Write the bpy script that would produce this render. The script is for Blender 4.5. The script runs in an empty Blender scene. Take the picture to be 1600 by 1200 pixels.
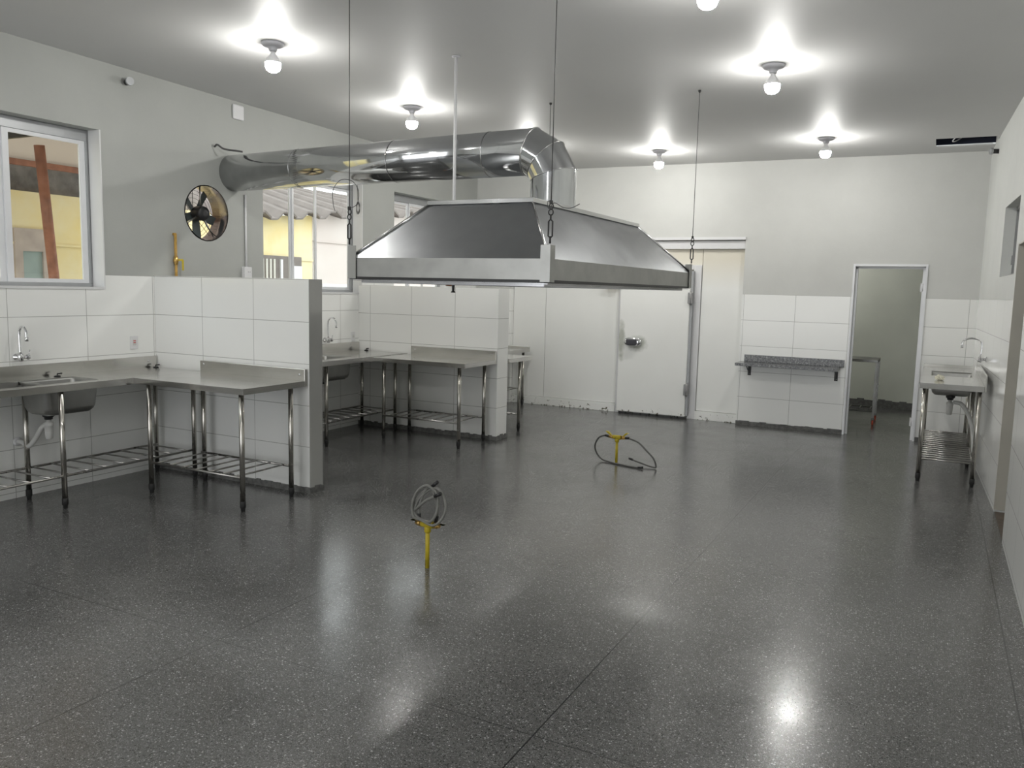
import bpy, bmesh, math, random
from mathutils import Vector, Matrix
random.seed(7)
sc = bpy.context.scene
C = sc.collection
PI = math.pi

# ---------------------------------------------------------------- camera
f_px = 1270.44
cam = bpy.data.cameras.new('camera'); cam_o = bpy.data.objects.new('camera', cam); C.objects.link(cam_o)
cam.sensor_width = 36; cam.lens = f_px / 1600 * 36; cam.clip_start = .05; cam.clip_end = 200
def _d(u, v): return Vector(((u-800)/f_px, -(v-600)/f_px, -1)).normalized()
cY = _d(1465, 466); cX = -_d(-1669, 466 + .0236*(-1669-1465)); cX = (cX - cY*cX.dot(cY)).normalized(); cZ = cX.cross(cY)
cam_o.matrix_world = Matrix.Translation((0, 0, 1.7)) @ Matrix((cX, cY, cZ)).to_4x4()
sc.camera = cam_o

# ---------------------------------------------------------------- world, exposure
SKY = 2.8
w = bpy.data.worlds.new('overcast_sky'); sc.world = w; w.use_nodes = True
bg = w.node_tree.nodes['Background']; bg.inputs[0].default_value = (.96, .98, 1, 1); bg.inputs[1].default_value = SKY
sc.view_settings.view_transform = 'Standard'; sc.view_settings.look = 'None'
sc.view_settings.exposure = 0.0; sc.view_settings.gamma = 1
sc.view_settings.use_curve_mapping = False
BULB = 310.0      # emission of the lamp globes

# ---------------------------------------------------------------- materials
def new_mat(name):
    m = bpy.data.materials.new(name); m.use_nodes = True
    return m, m.node_tree, m.node_tree.nodes['Principled BSDF']
def N(nt, kind, **kw):
    n = nt.nodes.new(kind)
    for k, v in kw.items():
        if k in n.inputs.keys(): n.inputs[k].default_value = v
        else: setattr(n, k, v)
    return n
def ramp(nt, stops, interp='LINEAR'):
    n = nt.nodes.new('ShaderNodeValToRGB'); n.color_ramp.interpolation = interp
    e = n.color_ramp.elements
    while len(e) < len(stops): e.new(.5)
    for i, (p, c) in enumerate(stops):
        e[i].position = p; e[i].color = (c, c, c, 1) if isinstance(c, (int, float)) else (*c, 1)
    return n
def plain(name, col, rough=.5, metal=0, var=.08, scale=6, bump=0, spec=.5, coat=0, bscale=40):
    m, nt, b = new_mat(name)
    tc = N(nt, 'ShaderNodeTexCoord')
    no = N(nt, 'ShaderNodeTexNoise', Scale=scale, Detail=5.0)
    nt.links.new(tc.outputs['Object'], no.inputs['Vector'])
    r = ramp(nt, [(.25, tuple(c*(1-var) for c in col)), (.75, tuple(min(1, c*(1+var)) for c in col))])
    nt.links.new(no.outputs['Fac'], r.inputs[0]); nt.links.new(r.outputs[0], b.inputs['Base Color'])
    b.inputs['Roughness'].default_value = rough; b.inputs['Metallic'].default_value = metal
    b.inputs['Specular IOR Level'].default_value = spec
    if coat: b.inputs['Coat Weight'].default_value = coat; b.inputs['Coat Roughness'].default_value = .08
    if bump:
        n2 = N(nt, 'ShaderNodeTexNoise', Scale=bscale, Detail=3.0); nt.links.new(tc.outputs['Object'], n2.inputs['Vector'])
        bp = N(nt, 'ShaderNodeBump', Strength=bump, Distance=.01)
        nt.links.new(n2.outputs['Fac'], bp.inputs['Height']); nt.links.new(bp.outputs[0], b.inputs['Normal'])
    return m
def steel(name, col, rough, stretch=(1, 1, 30), var=.1, bump=.02, rvar=.1):
    m, nt, b = new_mat(name)
    tc = N(nt, 'ShaderNodeTexCoord'); mp = N(nt, 'ShaderNodeMapping'); mp.inputs['Scale'].default_value = stretch
    no = N(nt, 'ShaderNodeTexNoise', Scale=8.0, Detail=6.0)
    nt.links.new(tc.outputs['Object'], mp.inputs[0]); nt.links.new(mp.outputs[0], no.inputs['Vector'])
    r = ramp(nt, [(.2, tuple(c*(1-var) for c in col)), (.8, tuple(min(1, c*(1+var)) for c in col))])
    nt.links.new(no.outputs['Fac'], r.inputs[0]); nt.links.new(r.outputs[0], b.inputs['Base Color'])
    n3 = N(nt, 'ShaderNodeTexNoise', Scale=3.0, Detail=4.0); nt.links.new(tc.outputs['Object'], n3.inputs['Vector'])
    r2 = ramp(nt, [(.3, max(.02, rough-rvar)), (.7, rough+rvar)])
    nt.links.new(n3.outputs['Fac'], r2.inputs[0]); nt.links.new(r2.outputs[0], b.inputs['Roughness'])
    b.inputs['Metallic'].default_value = 1
    bp = N(nt, 'ShaderNodeBump', Strength=bump, Distance=.004)
    nt.links.new(no.outputs['Fac'], bp.inputs['Height']); nt.links.new(bp.outputs[0], b.inputs['Normal'])
    return m
def joint_mask(nt, coord, off, pitch, wid):
    """1 on a joint line, 0 elsewhere."""
    a = N(nt, 'ShaderNodeMath', operation='SUBTRACT'); a.inputs[1].default_value = off
    nt.links.new(coord, a.inputs[0])
    d = N(nt, 'ShaderNodeMath', operation='DIVIDE'); d.inputs[1].default_value = pitch; nt.links.new(a.outputs[0], d.inputs[0])
    r = N(nt, 'ShaderNodeMath', operation='ROUND'); nt.links.new(d.outputs[0], r.inputs[0])
    s = N(nt, 'ShaderNodeMath', operation='SUBTRACT'); nt.links.new(d.outputs[0], s.inputs[0]); nt.links.new(r.outputs[0], s.inputs[1])
    ab = N(nt, 'ShaderNodeMath', operation='ABSOLUTE'); nt.links.new(s.outputs[0], ab.inputs[0])
    lt = N(nt, 'ShaderNodeMath', operation='LESS_THAN'); lt.inputs[1].default_value = wid/pitch/2; nt.links.new(ab.outputs[0], lt.inputs[0])
    return lt.outputs[0]
PAINT = (.72, .732, .71); TILE = (.86, .865, .845)
def wall_mat(name, axis, off, pitch, ztop=1.73, zoff=.045, zp=.337, paint=PAINT, tile=TILE, other=None):
    """painted above ztop, large glossy tiles below; axis: horizontal coordinate of the joints"""
    m, nt, b = new_mat(name); L = nt.links
    g = N(nt, 'ShaderNodeNewGeometry'); sp = N(nt, 'ShaderNodeSeparateXYZ'); L.new(g.outputs['Position'], sp.inputs[0])
    mh = joint_mask(nt, sp.outputs['Z'], zoff, zp, .005)
    mv = joint_mask(nt, sp.outputs['XYZ'.index(axis)], off, pitch, .005)
    mx = N(nt, 'ShaderNodeMath', operation='MAXIMUM'); L.new(mh, mx.inputs[0]); L.new(mv, mx.inputs[1])
    gm = N(nt, 'ShaderNodeMix', data_type='RGBA'); gm.inputs['A'].default_value = (*tile, 1); gm.inputs['B'].default_value = (.44, .44, .42, 1)
    L.new(mx.outputs[0], gm.inputs['Factor'])
    no = N(nt, 'ShaderNodeTexNoise', Scale=1.3, Detail=6.0, Roughness=.65); L.new(g.outputs['Position'], no.inputs['Vector'])
    pr = ramp(nt, [(.3, tuple(c*.95 for c in paint)), (.7, tuple(c*1.04 for c in paint))]); L.new(no.outputs['Fac'], pr.inputs[0])
    zz = N(nt, 'ShaderNodeMath', operation='LESS_THAN'); zz.inputs[1].default_value = ztop; L.new(sp.outputs['Z'], zz.inputs[0])
    cm = N(nt, 'ShaderNodeMix', data_type='RGBA'); L.new(zz.outputs[0], cm.inputs['Factor']); L.new(pr.outputs[0], cm.inputs['A']); L.new(gm.outputs['Result'], cm.inputs['B'])
    L.new(cm.outputs['Result'], b.inputs['Base Color'])
    rm = N(nt, 'ShaderNodeMix', data_type='FLOAT'); rm.inputs['A'].default_value = .62; rm.inputs['B'].default_value = .16
    L.new(zz.outputs[0], rm.inputs['Factor']); L.new(rm.outputs['Result'], b.inputs['Roughness'])
    n2 = N(nt, 'ShaderNodeTexNoise', Scale=55.0, Detail=3.0); L.new(g.outputs['Position'], n2.inputs['Vector'])
    inv = N(nt, 'ShaderNodeMath', operation='SUBTRACT'); inv.inputs[0].default_value = 1; L.new(zz.outputs[0], inv.inputs[1])
    mm = N(nt, 'ShaderNodeMath', operation='MULTIPLY'); L.new(n2.outputs['Fac'], mm.inputs[0]); L.new(inv.outputs[0], mm.inputs[1])
    gj = N(nt, 'ShaderNodeMath', operation='MULTIPLY'); L.new(mx.outputs[0], gj.inputs[0]); L.new(zz.outputs[0], gj.inputs[1])
    hs = N(nt, 'ShaderNodeMath', operation='SUBTRACT'); L.new(mm.outputs[0], hs.inputs[0]); L.new(gj.outputs[0], hs.inputs[1])
    bp = N(nt, 'ShaderNodeBump', Strength=.25, Distance=.003); L.new(hs.outputs[0], bp.inputs['Height']); L.new(bp.outputs[0], b.inputs['Normal'])
    return m
MT = {}
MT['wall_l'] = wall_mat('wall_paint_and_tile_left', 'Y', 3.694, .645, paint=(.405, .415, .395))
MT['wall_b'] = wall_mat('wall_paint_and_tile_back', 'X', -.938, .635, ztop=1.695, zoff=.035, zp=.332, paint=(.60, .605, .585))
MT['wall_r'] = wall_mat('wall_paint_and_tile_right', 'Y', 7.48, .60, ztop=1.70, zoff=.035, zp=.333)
MT['part'] = wall_mat('partition_tile', 'X', -6.2, .595, ztop=5)
MT['part_far'] = wall_mat('far_partition_tile', 'X', -4.24, .594, ztop=5, zoff=.03, zp=.333)
MT['paint'] = plain('grey_white_paint', PAINT, .6, var=.05, scale=1.5, bump=.05)
MT['reveal'] = plain('white_reveal_paint', (.72, .72, .72), .6, var=.03)
MT['ceil'] = plain('ceiling_paint', (.60, .60, .595), .55, var=.035, scale=.8, bump=.03, bscale=12)
MT['inox'] = steel('brushed_stainless', (.64, .63, .60), .20, var=.04, bump=.0, rvar=.05)
MT['inoxtop'] = steel('stainless_tabletop', (.60, .59, .57), .18, stretch=(1, 1, 1), var=.04, bump=.0, rvar=.04)
MT['tube'] = steel('stainless_tube', (.52, .50, .46), .2, stretch=(20, 20, 1))
MT['rod'] = steel('stainless_rack_rod', (.42, .41, .39), .3)
MT['galv'] = steel('galvanised_sheet', (.33, .34, .35), .34, stretch=(1, 1, 1), var=.05, rvar=.05, bump=.03)
MT['galvband'] = steel('galvanised_skirt', (.40, .40, .385), .4, stretch=(1, 1, 1), var=.12, rvar=.05)
MT['duct'] = steel('polished_duct_sheet', (.60, .61, .62), .09, stretch=(1, 1, 1), var=.04, rvar=.04, bump=.015)
MT['cartsteel'] = steel('dull_cart_steel', (.17, .17, .16), .35)
MT['ductseam'] = steel('duct_seam', (.40, .40, .41), .2)
MT['seam'] = steel('bright_seam_strip', (.68, .68, .68), .22)
MT['chrome'] = steel('chrome', (.75, .75, .76), .07, rvar=.02)
MT['black'] = plain('black_plastic', (.015, .015, .016), .45)
MT['rubber'] = plain('black_rubber', (.02, .02, .02), .6)
MT['iron'] = plain('dark_oiled_iron', (.05, .05, .05), .4, metal=.7)
MT['wire'] = plain('dark_cable', (.07, .07, .07), .5)
MT['white'] = plain('white_plastic', (.72, .72, .73), .4, var=.02)
MT['pvc'] = plain('white_pvc', (.62, .62, .60), .4, var=.03)
MT['red'] = plain('red_print', (.6, .08, .08), .5)
MT['alum'] = plain('white_aluminium', (.76, .77, .79), .35, var=.03)
MT['alumgrey'] = plain('grey_aluminium', (.40, .41, .42), .4, metal=.4)
MT['yellow'] = plain('yellow_gas_paint', (.52, .40, .02), .4, var=.12, scale=30)
MT['ochre'] = plain('ochre_pipe_paint', (.50, .30, .07), .5, var=.2, scale=30)
MT['brass'] = plain('brass', (.65, .42, .14), .3, metal=.9)
MT['copper'] = plain('copper', (.55, .2, .09), .4, metal=.7)
MT['hose'] = plain('grey_hose', (.19, .19, .175), .45, var=.15, scale=60)
MT['hosedark'] = plain('dark_grey_hose', (.10, .10, .095), .45, var=.15, scale=60)
MT['cement'] = plain('rough_cement', (.14, .14, .135), .8, var=.4, scale=25, bump=.5, bscale=30)
MT['panel'] = None
MT['greyroom'] = plain('back_room_plaster', (.66, .68, .61), .8, var=.06, scale=2)
MT['handle'] = plain('dark_grey_handle', (.05, .05, .06), .35)
MT['hinge'] = plain('grey_hinge', (.30, .30, .30), .45, metal=.3)
MT['casterred'] = plain('red_caster', (.45, .07, .03), .5)
MT['lampbase'] = plain('grey_lamp_base', (.50, .50, .53), .5, var=.03)
MT['paper'] = plain('crumpled_paper', (.74, .72, .60), .8, var=.1, scale=40)
MT['darkvoid'] = plain('hatch_shade_lining', (.012, .016, .035), .8, var=.3)  # near-black colour paints in the shade inside the ceiling hatch
MT['fanblade'] = plain('fan_blade_grey', (.06, .075, .075), .4)
MT['brownfloor'] = plain('brown_threshold', (.11, .085, .065), .6, var=.3, scale=12)

def floor_mat():
    m, nt, b = new_mat('polished_dark_terrazzo'); L = nt.links
    g = N(nt, 'ShaderNodeNewGeometry')
    sp = N(nt, 'ShaderNodeSeparateXYZ'); L.new(g.outputs['Position'], sp.inputs[0])
    def chips(scale, lo, hi, cut):
        v = N(nt, 'ShaderNodeTexVoronoi', Scale=scale); L.new(g.outputs['Position'], v.inputs['Vector'])
        s = N(nt, 'ShaderNodeSeparateXYZ'); L.new(v.outputs['Color'], s.inputs[0])
        # only cells with a high random number, and only near the cell centre
        gt = N(nt, 'ShaderNodeMath', operation='GREATER_THAN'); gt.inputs[1].default_value = cut; L.new(s.outputs[0], gt.inputs[0])
        lt = N(nt, 'ShaderNodeMath', operation='LESS_THAN'); lt.inputs[1].default_value = .42; L.new(v.outputs['Distance'], lt.inputs[0])
        mu = N(nt, 'ShaderNodeMath', operation='MULTIPLY'); L.new(gt.outputs[0], mu.inputs[0]); L.new(lt.outputs[0], mu.inputs[1])
        mr = N(nt, 'ShaderNodeMapRange'); mr.inputs['To Min'].default_value = lo; mr.inputs['To Max'].default_value = hi
        L.new(s.outputs[1], mr.inputs['Value'])
        return mu.outputs[0], mr.outputs[0]
    n1 = N(nt, 'ShaderNodeTexNoise', Scale=1.1, Detail=7.0, Roughness=.6); L.new(g.outputs['Position'], n1.inputs['Vector'])
    base = ramp(nt, [(.3, (.066, .067, .065)), (.7, (.118, .118, .114))]); L.new(n1.outputs['Fac'], base.inputs[0])
    cur = base.outputs[0]
    for scale, lo, hi, cut in ((330, .03, .24, .35), (210, .05, .32, .5), (130, .015, .06, .72), (110, .18, .42, .89)):
        mk, val = chips(scale, lo, hi, cut)
        mx = N(nt, 'ShaderNodeMix', data_type='RGBA'); L.new(mk, mx.inputs['Factor']); L.new(cur, mx.inputs['A'])
        cc = N(nt, 'ShaderNodeCombineColor'); 
        for i in range(3): L.new(val, cc.inputs[i])
        L.new(cc.outputs[0], mx.inputs['B']); cur = mx.outputs['Result']
    # thin joint strips
    masks = [joint_mask(nt, sp.outputs['X'], -1.25, 1.675, .006), joint_mask(nt, sp.outputs['Y'], 2.66, 1.555, .004)]
    mx2 = N(nt, 'ShaderNodeMath', operation='MAXIMUM'); L.new(masks[0], mx2.inputs[0]); L.new(masks[1], mx2.inputs[1])
    mj = N(nt, 'ShaderNodeMix', data_type='RGBA'); L.new(mx2.outputs[0], mj.inputs['Factor']); L.new(cur, mj.inputs['A']); mj.inputs['B'].default_value = (.022, .022, .024, 1)
    L.new(mj.outputs['Result'], b.inputs['Base Color'])
    n2 = N(nt, 'ShaderNodeTexNoise', Scale=2.2, Detail=8.0, Roughness=.65); L.new(g.outputs['Position'], n2.inputs['Vector'])
    rr = ramp(nt, [(.3, .15), (.7, .27)]); L.new(n2.outputs['Fac'], rr.inputs[0]); L.new(rr.outputs[0], b.inputs['Roughness'])
    n3 = N(nt, 'ShaderNodeTexNoise', Scale=14.0, Detail=4.0); L.new(g.outputs['Position'], n3.inputs['Vector'])
    bp = N(nt, 'ShaderNodeBump', Strength=.10, Distance=.004); L.new(n3.outputs['Fac'], bp.inputs['Height']); L.new(bp.outputs[0], b.inputs['Normal'])
    b.inputs['Specular IOR Level'].default_value = .85
    return m
MT['floor'] = floor_mat()

def panel_mat():
    m, nt, b = new_mat('cold_room_enamel'); L = nt.links
    g = N(nt, 'ShaderNodeNewGeometry'); sp = N(nt, 'ShaderNodeSeparateXYZ'); L.new(g.outputs['Position'], sp.inputs[0])
    n1 = N(nt, 'ShaderNodeTexNoise', Scale=1.6, Detail=5.0); L.new(g.outputs['Position'], n1.inputs['Vector'])
    base = ramp(nt, [(.3, (.86, .865, .84)), (.7, (.89, .895, .875))]); L.new(n1.outputs['Fac'], base.inputs[0])
    # aged cream paint of the upper metre
    up = ramp(nt, [(0, 0.0), (1, 1.0)]); mr = N(nt, 'ShaderNodeMapRange'); mr.inputs['From Min'].default_value = 1.75; mr.inputs['From Max'].default_value = 2.15
    L.new(sp.outputs['Z'], mr.inputs['Value']); L.new(mr.outputs[0], up.inputs[0])
    mx = N(nt, 'ShaderNodeMix', data_type='RGBA'); L.new(up.outputs[0], mx.inputs['Factor']); L.new(base.outputs[0], mx.inputs['A']); mx.inputs['B'].default_value = (.74, .70, .60, 1)
    # chipped dirty spots near the bottom
    n2 = N(nt, 'ShaderNodeTexNoise', Scale=24.0, Detail=4.0, Roughness=.7); L.new(g.outputs['Position'], n2.inputs['Vector'])
    zr = N(nt, 'ShaderNodeMapRange'); zr.inputs['From Min'].default_value = 0; zr.inputs['From Max'].default_value = .28; zr.inputs['To Min'].default_value = .12; zr.inputs['To Max'].default_value = -.12
    L.new(sp.outputs['Z'], zr.inputs['Value'])
    ad = N(nt, 'ShaderNodeMath', operation='ADD'); L.new(n2.outputs['Fac'], ad.inputs[0]); L.new(zr.outputs[0], ad.inputs[1])
    gt = N(nt, 'ShaderNodeMath', operation='GREATER_THAN'); gt.inputs[1].default_value = .69; L.new(ad.outputs[0], gt.inputs[0])
    m3 = N(nt, 'ShaderNodeMix', data_type='RGBA'); L.new(gt.outputs[0], m3.inputs['Factor']); L.new(mx.outputs['Result'], m3.inputs['A']); m3.inputs['B'].default_value = (.12, .11, .07, 1)
    # worn grey smudge around the door latch
    def blob(cx, cz, rx, rz):
        cb = N(nt, 'ShaderNodeCombineXYZ')
        for i, (ax, c0, r0) in enumerate((('X', cx, rx), ('Z', cz, rz))):
            s = N(nt, 'ShaderNodeMath', operation='SUBTRACT'); s.inputs[1].default_value = c0; L.new(sp.outputs[ax], s.inputs[0])
            d = N(nt, 'ShaderNodeMath', operation='DIVIDE'); d.inputs[1].default_value = r0; L.new(s.outputs[0], d.inputs[0]); L.new(d.outputs[0], cb.inputs[i])
        ln = N(nt, 'ShaderNodeVectorMath', operation='LENGTH'); L.new(cb.outputs[0], ln.inputs[0])
        n = N(nt, 'ShaderNodeTexNoise', Scale=9.0, Detail=4.0); L.new(g.outputs['Position'], n.inputs['Vector'])
        a = N(nt, 'ShaderNodeMath', operation='ADD'); L.new(ln.outputs['Value'], a.inputs[0]); L.new(n.outputs['Fac'], a.inputs[1])
        q = N(nt, 'ShaderNodeMapRange'); q.inputs['From Min'].default_value = 1.0; q.inputs['From Max'].default_value = 1.5; q.inputs['To Min'].default_value = .75; q.inputs['To Max'].default_value = 0
        L.new(a.outputs[0], q.inputs['Value']); return q.outputs[0]
    cur = m3.outputs['Result']
    for args in ((-3.835, 1.02, .06, .34), (-3.60, .99, .16, .12)):
        mm = N(nt, 'ShaderNodeMix', data_type='RGBA'); L.new(blob(*args), mm.inputs['Factor']); L.new(cur, mm.inputs['A']); mm.inputs['B'].default_value = (.34, .36, .30, 1); cur = mm.outputs['Result']
    L.new(cur, b.inputs['Base Color']); b.inputs['Roughness'].default_value = .38
    return m
MT['panel'] = panel_mat()

def granite():
    m, nt, b = new_mat('grey_granite'); L = nt.links
    tc = N(nt, 'ShaderNodeTexCoord'); n1 = N(nt, 'ShaderNodeTexNoise', Scale=45.0, Detail=6.0, Roughness=.8); L.new(tc.outputs['Object'], n1.inputs['Vector'])
    r = ramp(nt, [(.35, (.03, .03, .032)), (.52, (.14, .145, .15)), (.68, (.42, .42, .42))]); L.new(n1.outputs['Fac'], r.inputs[0]); L.new(r.outputs[0], b.inputs['Base Color'])
    b.inputs['Roughness'].default_value = .2
    return m
MT['granite'] = granite()

def glass():
    m = bpy.data.materials.new('window_glass'); m.use_nodes = True; nt = m.node_tree; nt.nodes.clear()
    o = nt.nodes.new('ShaderNodeOutputMaterial'); t = nt.nodes.new('ShaderNodeBsdfTransparent'); t.inputs[0].default_value = (.93, .95, .94, 1)
    gl = nt.nodes.new('ShaderNodeBsdfGlossy'); gl.inputs['Roughness'].default_value = .02
    fr = nt.nodes.new('ShaderNodeFresnel'); gg = nt.nodes.new('ShaderNodeNewGeometry'); mr = nt.nodes.new('ShaderNodeMapRange'); mr.inputs['To Min'].default_value = 1.35; mr.inputs['To Max'].default_value = 1/1.35; nt.links.new(gg.outputs['Backfacing'], mr.inputs['Value']); nt.links.new(mr.outputs[0], fr.inputs[0])
    mx = nt.nodes.new('ShaderNodeMixShader')
    nt.links.new(fr.outputs[0], mx.inputs[0]); nt.links.new(t.outputs[0], mx.inputs[1]); nt.links.new(gl.outputs[0], mx.inputs[2]); nt.links.new(mx.outputs[0], o.inputs[0])
    return m
MT['glass'] = glass()
def emit(name, col, s):
    m, nt, b = new_mat(name); b.inputs['Base Color'].default_value = (*col, 1)
    b.inputs['Emission Color'].default_value = (*col, 1); b.inputs['Emission Strength'].default_value = s
    return m
MT['bulb'] = emit('lit_bulb_globe', (1, .985, .945), BULB)
def plaster_wall(name, c1, c2, scale=1.2):
    m, nt, b = new_mat(name); L = nt.links
    g = N(nt, 'ShaderNodeNewGeometry'); n1 = N(nt, 'ShaderNodeTexNoise', Scale=scale, Detail=8.0, Roughness=.65); L.new(g.outputs['Position'], n1.inputs['Vector'])
    r = ramp(nt, [(.35, c1), (.62, c2)]); L.new(n1.outputs['Fac'], r.inputs[0]); L.new(r.outputs[0], b.inputs['Base Color']); b.inputs['Roughness'].default_value = .85
    return m
MT['ywall'] = plaster_wall('weathered_yellow_paint', (.84, .68, .30), (.86, .76, .48))
MT['pwall'] = plaster_wall('pale_pink_plaster', (.65, .575, .535), (.69, .63, .59))
MT['fibro'] = plain('weathered_fibre_cement', (.20, .175, .16), .85, var=.2, scale=4, bump=.2)
MT['rust'] = plain('rusty_painted_steel', (.36, .16, .10), .7, var=.35, scale=8)
MT['stone'] = plaster_wall('dark_rubble_wall', (.13, .12, .11), (.28, .26, .24), 3)
MT['yard'] = plain('yard_concrete', (.42, .41, .39), .9, var=.15, scale=2)
MT['bluetin'] = plain('pale_blue_grey_roof', (.42, .46, .52), .6, var=.12)

# ---------------------------------------------------------------- mesh helpers
class B:
    """collects shapes in WORLD coordinates; build() links them as one mesh object"""
    def __init__(s): s.bm = bmesh.new()
    def quad(s, pts, smooth=False):
        f = s.bm.faces.new([s.bm.verts.new(p) for p in pts]); f.smooth = smooth; return s
    def hexa(s, p):      # 8 points: bottom 4 ccw, top 4 ccw
        v = [s.bm.verts.new(q) for q in p]
        for i in ((3, 2, 1, 0), (4, 5, 6, 7), (0, 1, 5, 4), (1, 2, 6, 5), (2, 3, 7, 6), (3, 0, 4, 7)): s.bm.faces.new([v[j] for j in i])
        return s
    def box(s, x0, x1, y0, y1, z0, z1, bev=0):
        x0, x1 = min(x0, x1), max(x0, x1); y0, y1 = min(y0, y1), max(y0, y1); z0, z1 = min(z0, z1), max(z0, z1)
        if bev:
            t = bmesh.new(); vs = [t.verts.new(p) for p in ((x0,y0,z0),(x1,y0,z0),(x1,y1,z0),(x0,y1,z0),(x0,y0,z1),(x1,y0,z1),(x1,y1,z1),(x0,y1,z1))]
            for i in ((3,2,1,0),(4,5,6,7),(0,1,5,4),(1,2,6,5),(2,3,7,6),(3,0,4,7)): t.faces.new([vs[j] for j in i])
            bmesh.ops.bevel(t, geom=t.edges[:], offset=bev, segments=2, affect='EDGES', profile=.5)
            me = bpy.data.meshes.new('tmp'); t.to_mesh(me); t.free(); s.bm.from_mesh(me); bpy.data.meshes.remove(me); return s
        return s.hexa([(x0,y0,z0),(x1,y0,z0),(x1,y1,z0),(x0,y1,z0),(x0,y0,z1),(x1,y0,z1),(x1,y1,z1),(x0,y1,z1)])
    def rings(s, rings, cap=True, closed=False, smooth=True):
        vs = [[s.bm.verts.new(p) for p in r] for r in rings]; n = len(vs[0])
        m = len(vs); rng = range(m if closed else m-1)
        for i in rng:
            a, b = vs[i], vs[(i+1) % m]
            for j in range(n):
                f = s.bm.faces.new((a[j], a[(j+1) % n], b[(j+1) % n], b[j])); f.smooth = smooth
        if cap and not closed:
            s.bm.faces.new(list(reversed(vs[0]))); s.bm.faces.new(vs[-1])
        return s
    def tube(s, pts, r, n=12, cap=True, closed=False):
        pts = [Vector(p) for p in pts]; m = len(pts); rs = r if isinstance(r, (list, tuple)) else [r]*m
        R = []; up = None
        for i, p in enumerate(pts):
            a = pts[(i-1) % m] if (closed or i > 0) else p; c = pts[(i+1) % m] if (closed or i < m-1) else p
            t = (c-a).normalized()
            if up is None: up = t.orthogonal().normalized()
            up = (up - t*up.dot(t))
            up = up.normalized() if up.length > 1e-6 else t.orthogonal().normalized()
            q = t.cross(up)
            R.append([p + (up*math.cos(2*PI*k/n) + q*math.sin(2*PI*k/n))*rs[i] for k in range(n)])
        return s.rings(R, cap, closed)
    def cyl(s, a, b, r, n=16, r2=None): return s.tube([a, b], [r, r if r2 is None else r2], n)
    def lathe(s, c, prof, axis='Z', n=24, cap=True):
        R = []
        for (r, h) in prof:
            ring = []
            for k in range(n):
                a = 2*PI*k/n; u, v = r*math.cos(a), r*math.sin(a)
                ring.append({'Z': (c[0]+u, c[1]+v, c[2]+h), 'X': (c[0]+h, c[1]+u, c[2]+v), 'Y': (c[0]+v, c[1]+h, c[2]+u)}[axis])
            R.append(ring)
        return s.rings(R, cap)
    def build(s, name, mat, parent=None, origin=None, auto=True):
        bmesh.ops.recalc_face_normals(s.bm, faces=s.bm.faces[:])
        org = Vector(parent['_org']) if parent is not None else Vector(origin or (0, 0, 0))
        if origin is None and parent is None:
            pass
        for v in s.bm.verts: v.co -= org
        me = bpy.data.meshes.new(name); s.bm.to_mesh(me); s.bm.free()
        me.materials.append(MT[mat] if isinstance(mat, str) else mat)
        o = bpy.data.objects.new(name, me); C.objects.link(o)
        if parent is not None: o.parent = parent; o['_org'] = tuple(org)
        else: o.location = org; o['_org'] = tuple(org)
        return o
def spline(pts, n=8):
    """Catmull-Rom through pts"""
    P = [Vector(p) for p in pts]; P = [2*P[0]-P[1]] + P + [2*P[-1]-P[-2]]; out = []
    for i in range(1, len(P)-2):
        for k in range(n):
            t = k/n; a, b, c, d = P[i-1:i+3]
            out.append(.5*((2*b)+(c-a)*t+(2*a-5*b+4*c-d)*t*t+(3*b-a-3*c+d)*t**3))
    out.append(P[-2]); return out
def thing(name, label, cat, loc, group=None):
    o = bpy.data.objects.new(name, None); C.objects.link(o); o.location = loc; o.empty_display_size = .1
    o['label'] = label; o['category'] = cat; o['_org'] = tuple(loc)
    if group: o['group'] = group
    return o
def tag(o, label, cat, group=None):
    o['label'] = label; o['category'] = cat
    if group: o['group'] = group
    return o
def struct(o): o['kind'] = 'structure'; return o
def lab(o, t): o['label'] = t; return o
def sub(o):    # a part that will carry sub-parts
    return o
def cz(x, y): return 3.478 - .006*x - .012*y      # the ceiling falls slightly to the back

# ================================================================ SETTING
LX, BY, RX = -6.2, 10.72, .53
b = B(); b.box(-6.4, 1.9, -3.2, 14.0, -.12, 0); struct(b.build('floor', 'floor'))
# ceiling with a hatch hole
hx0, hx1, hy0, hy1 = -.14, .44, 9.84, 10.33
b = B()
for x0, x1, y0, y1 in ((-6.4, hx0, -3.2, 10.9), (hx1, 2.0, -3.2, 10.9), (hx0, hx1, -3.2, hy0), (hx0, hx1, hy1, 10.9)):
    q = [(x0, y0), (x1, y0), (x1, y1), (x0, y1)]
    b.hexa([(x, y, cz(x, y)) for x, y in q] + [(x, y, cz(x, y)+.012) for x, y in q])
struct(b.build('ceiling', 'ceil'))
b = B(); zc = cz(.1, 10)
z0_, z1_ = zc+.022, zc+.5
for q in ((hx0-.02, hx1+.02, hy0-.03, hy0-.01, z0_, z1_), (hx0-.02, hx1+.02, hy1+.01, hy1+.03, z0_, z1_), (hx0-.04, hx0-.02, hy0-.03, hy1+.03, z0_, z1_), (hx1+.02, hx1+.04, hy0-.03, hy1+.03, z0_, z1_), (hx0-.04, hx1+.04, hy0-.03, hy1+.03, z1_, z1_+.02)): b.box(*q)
struct(b.build('trim_1', 'darkvoid'))

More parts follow.
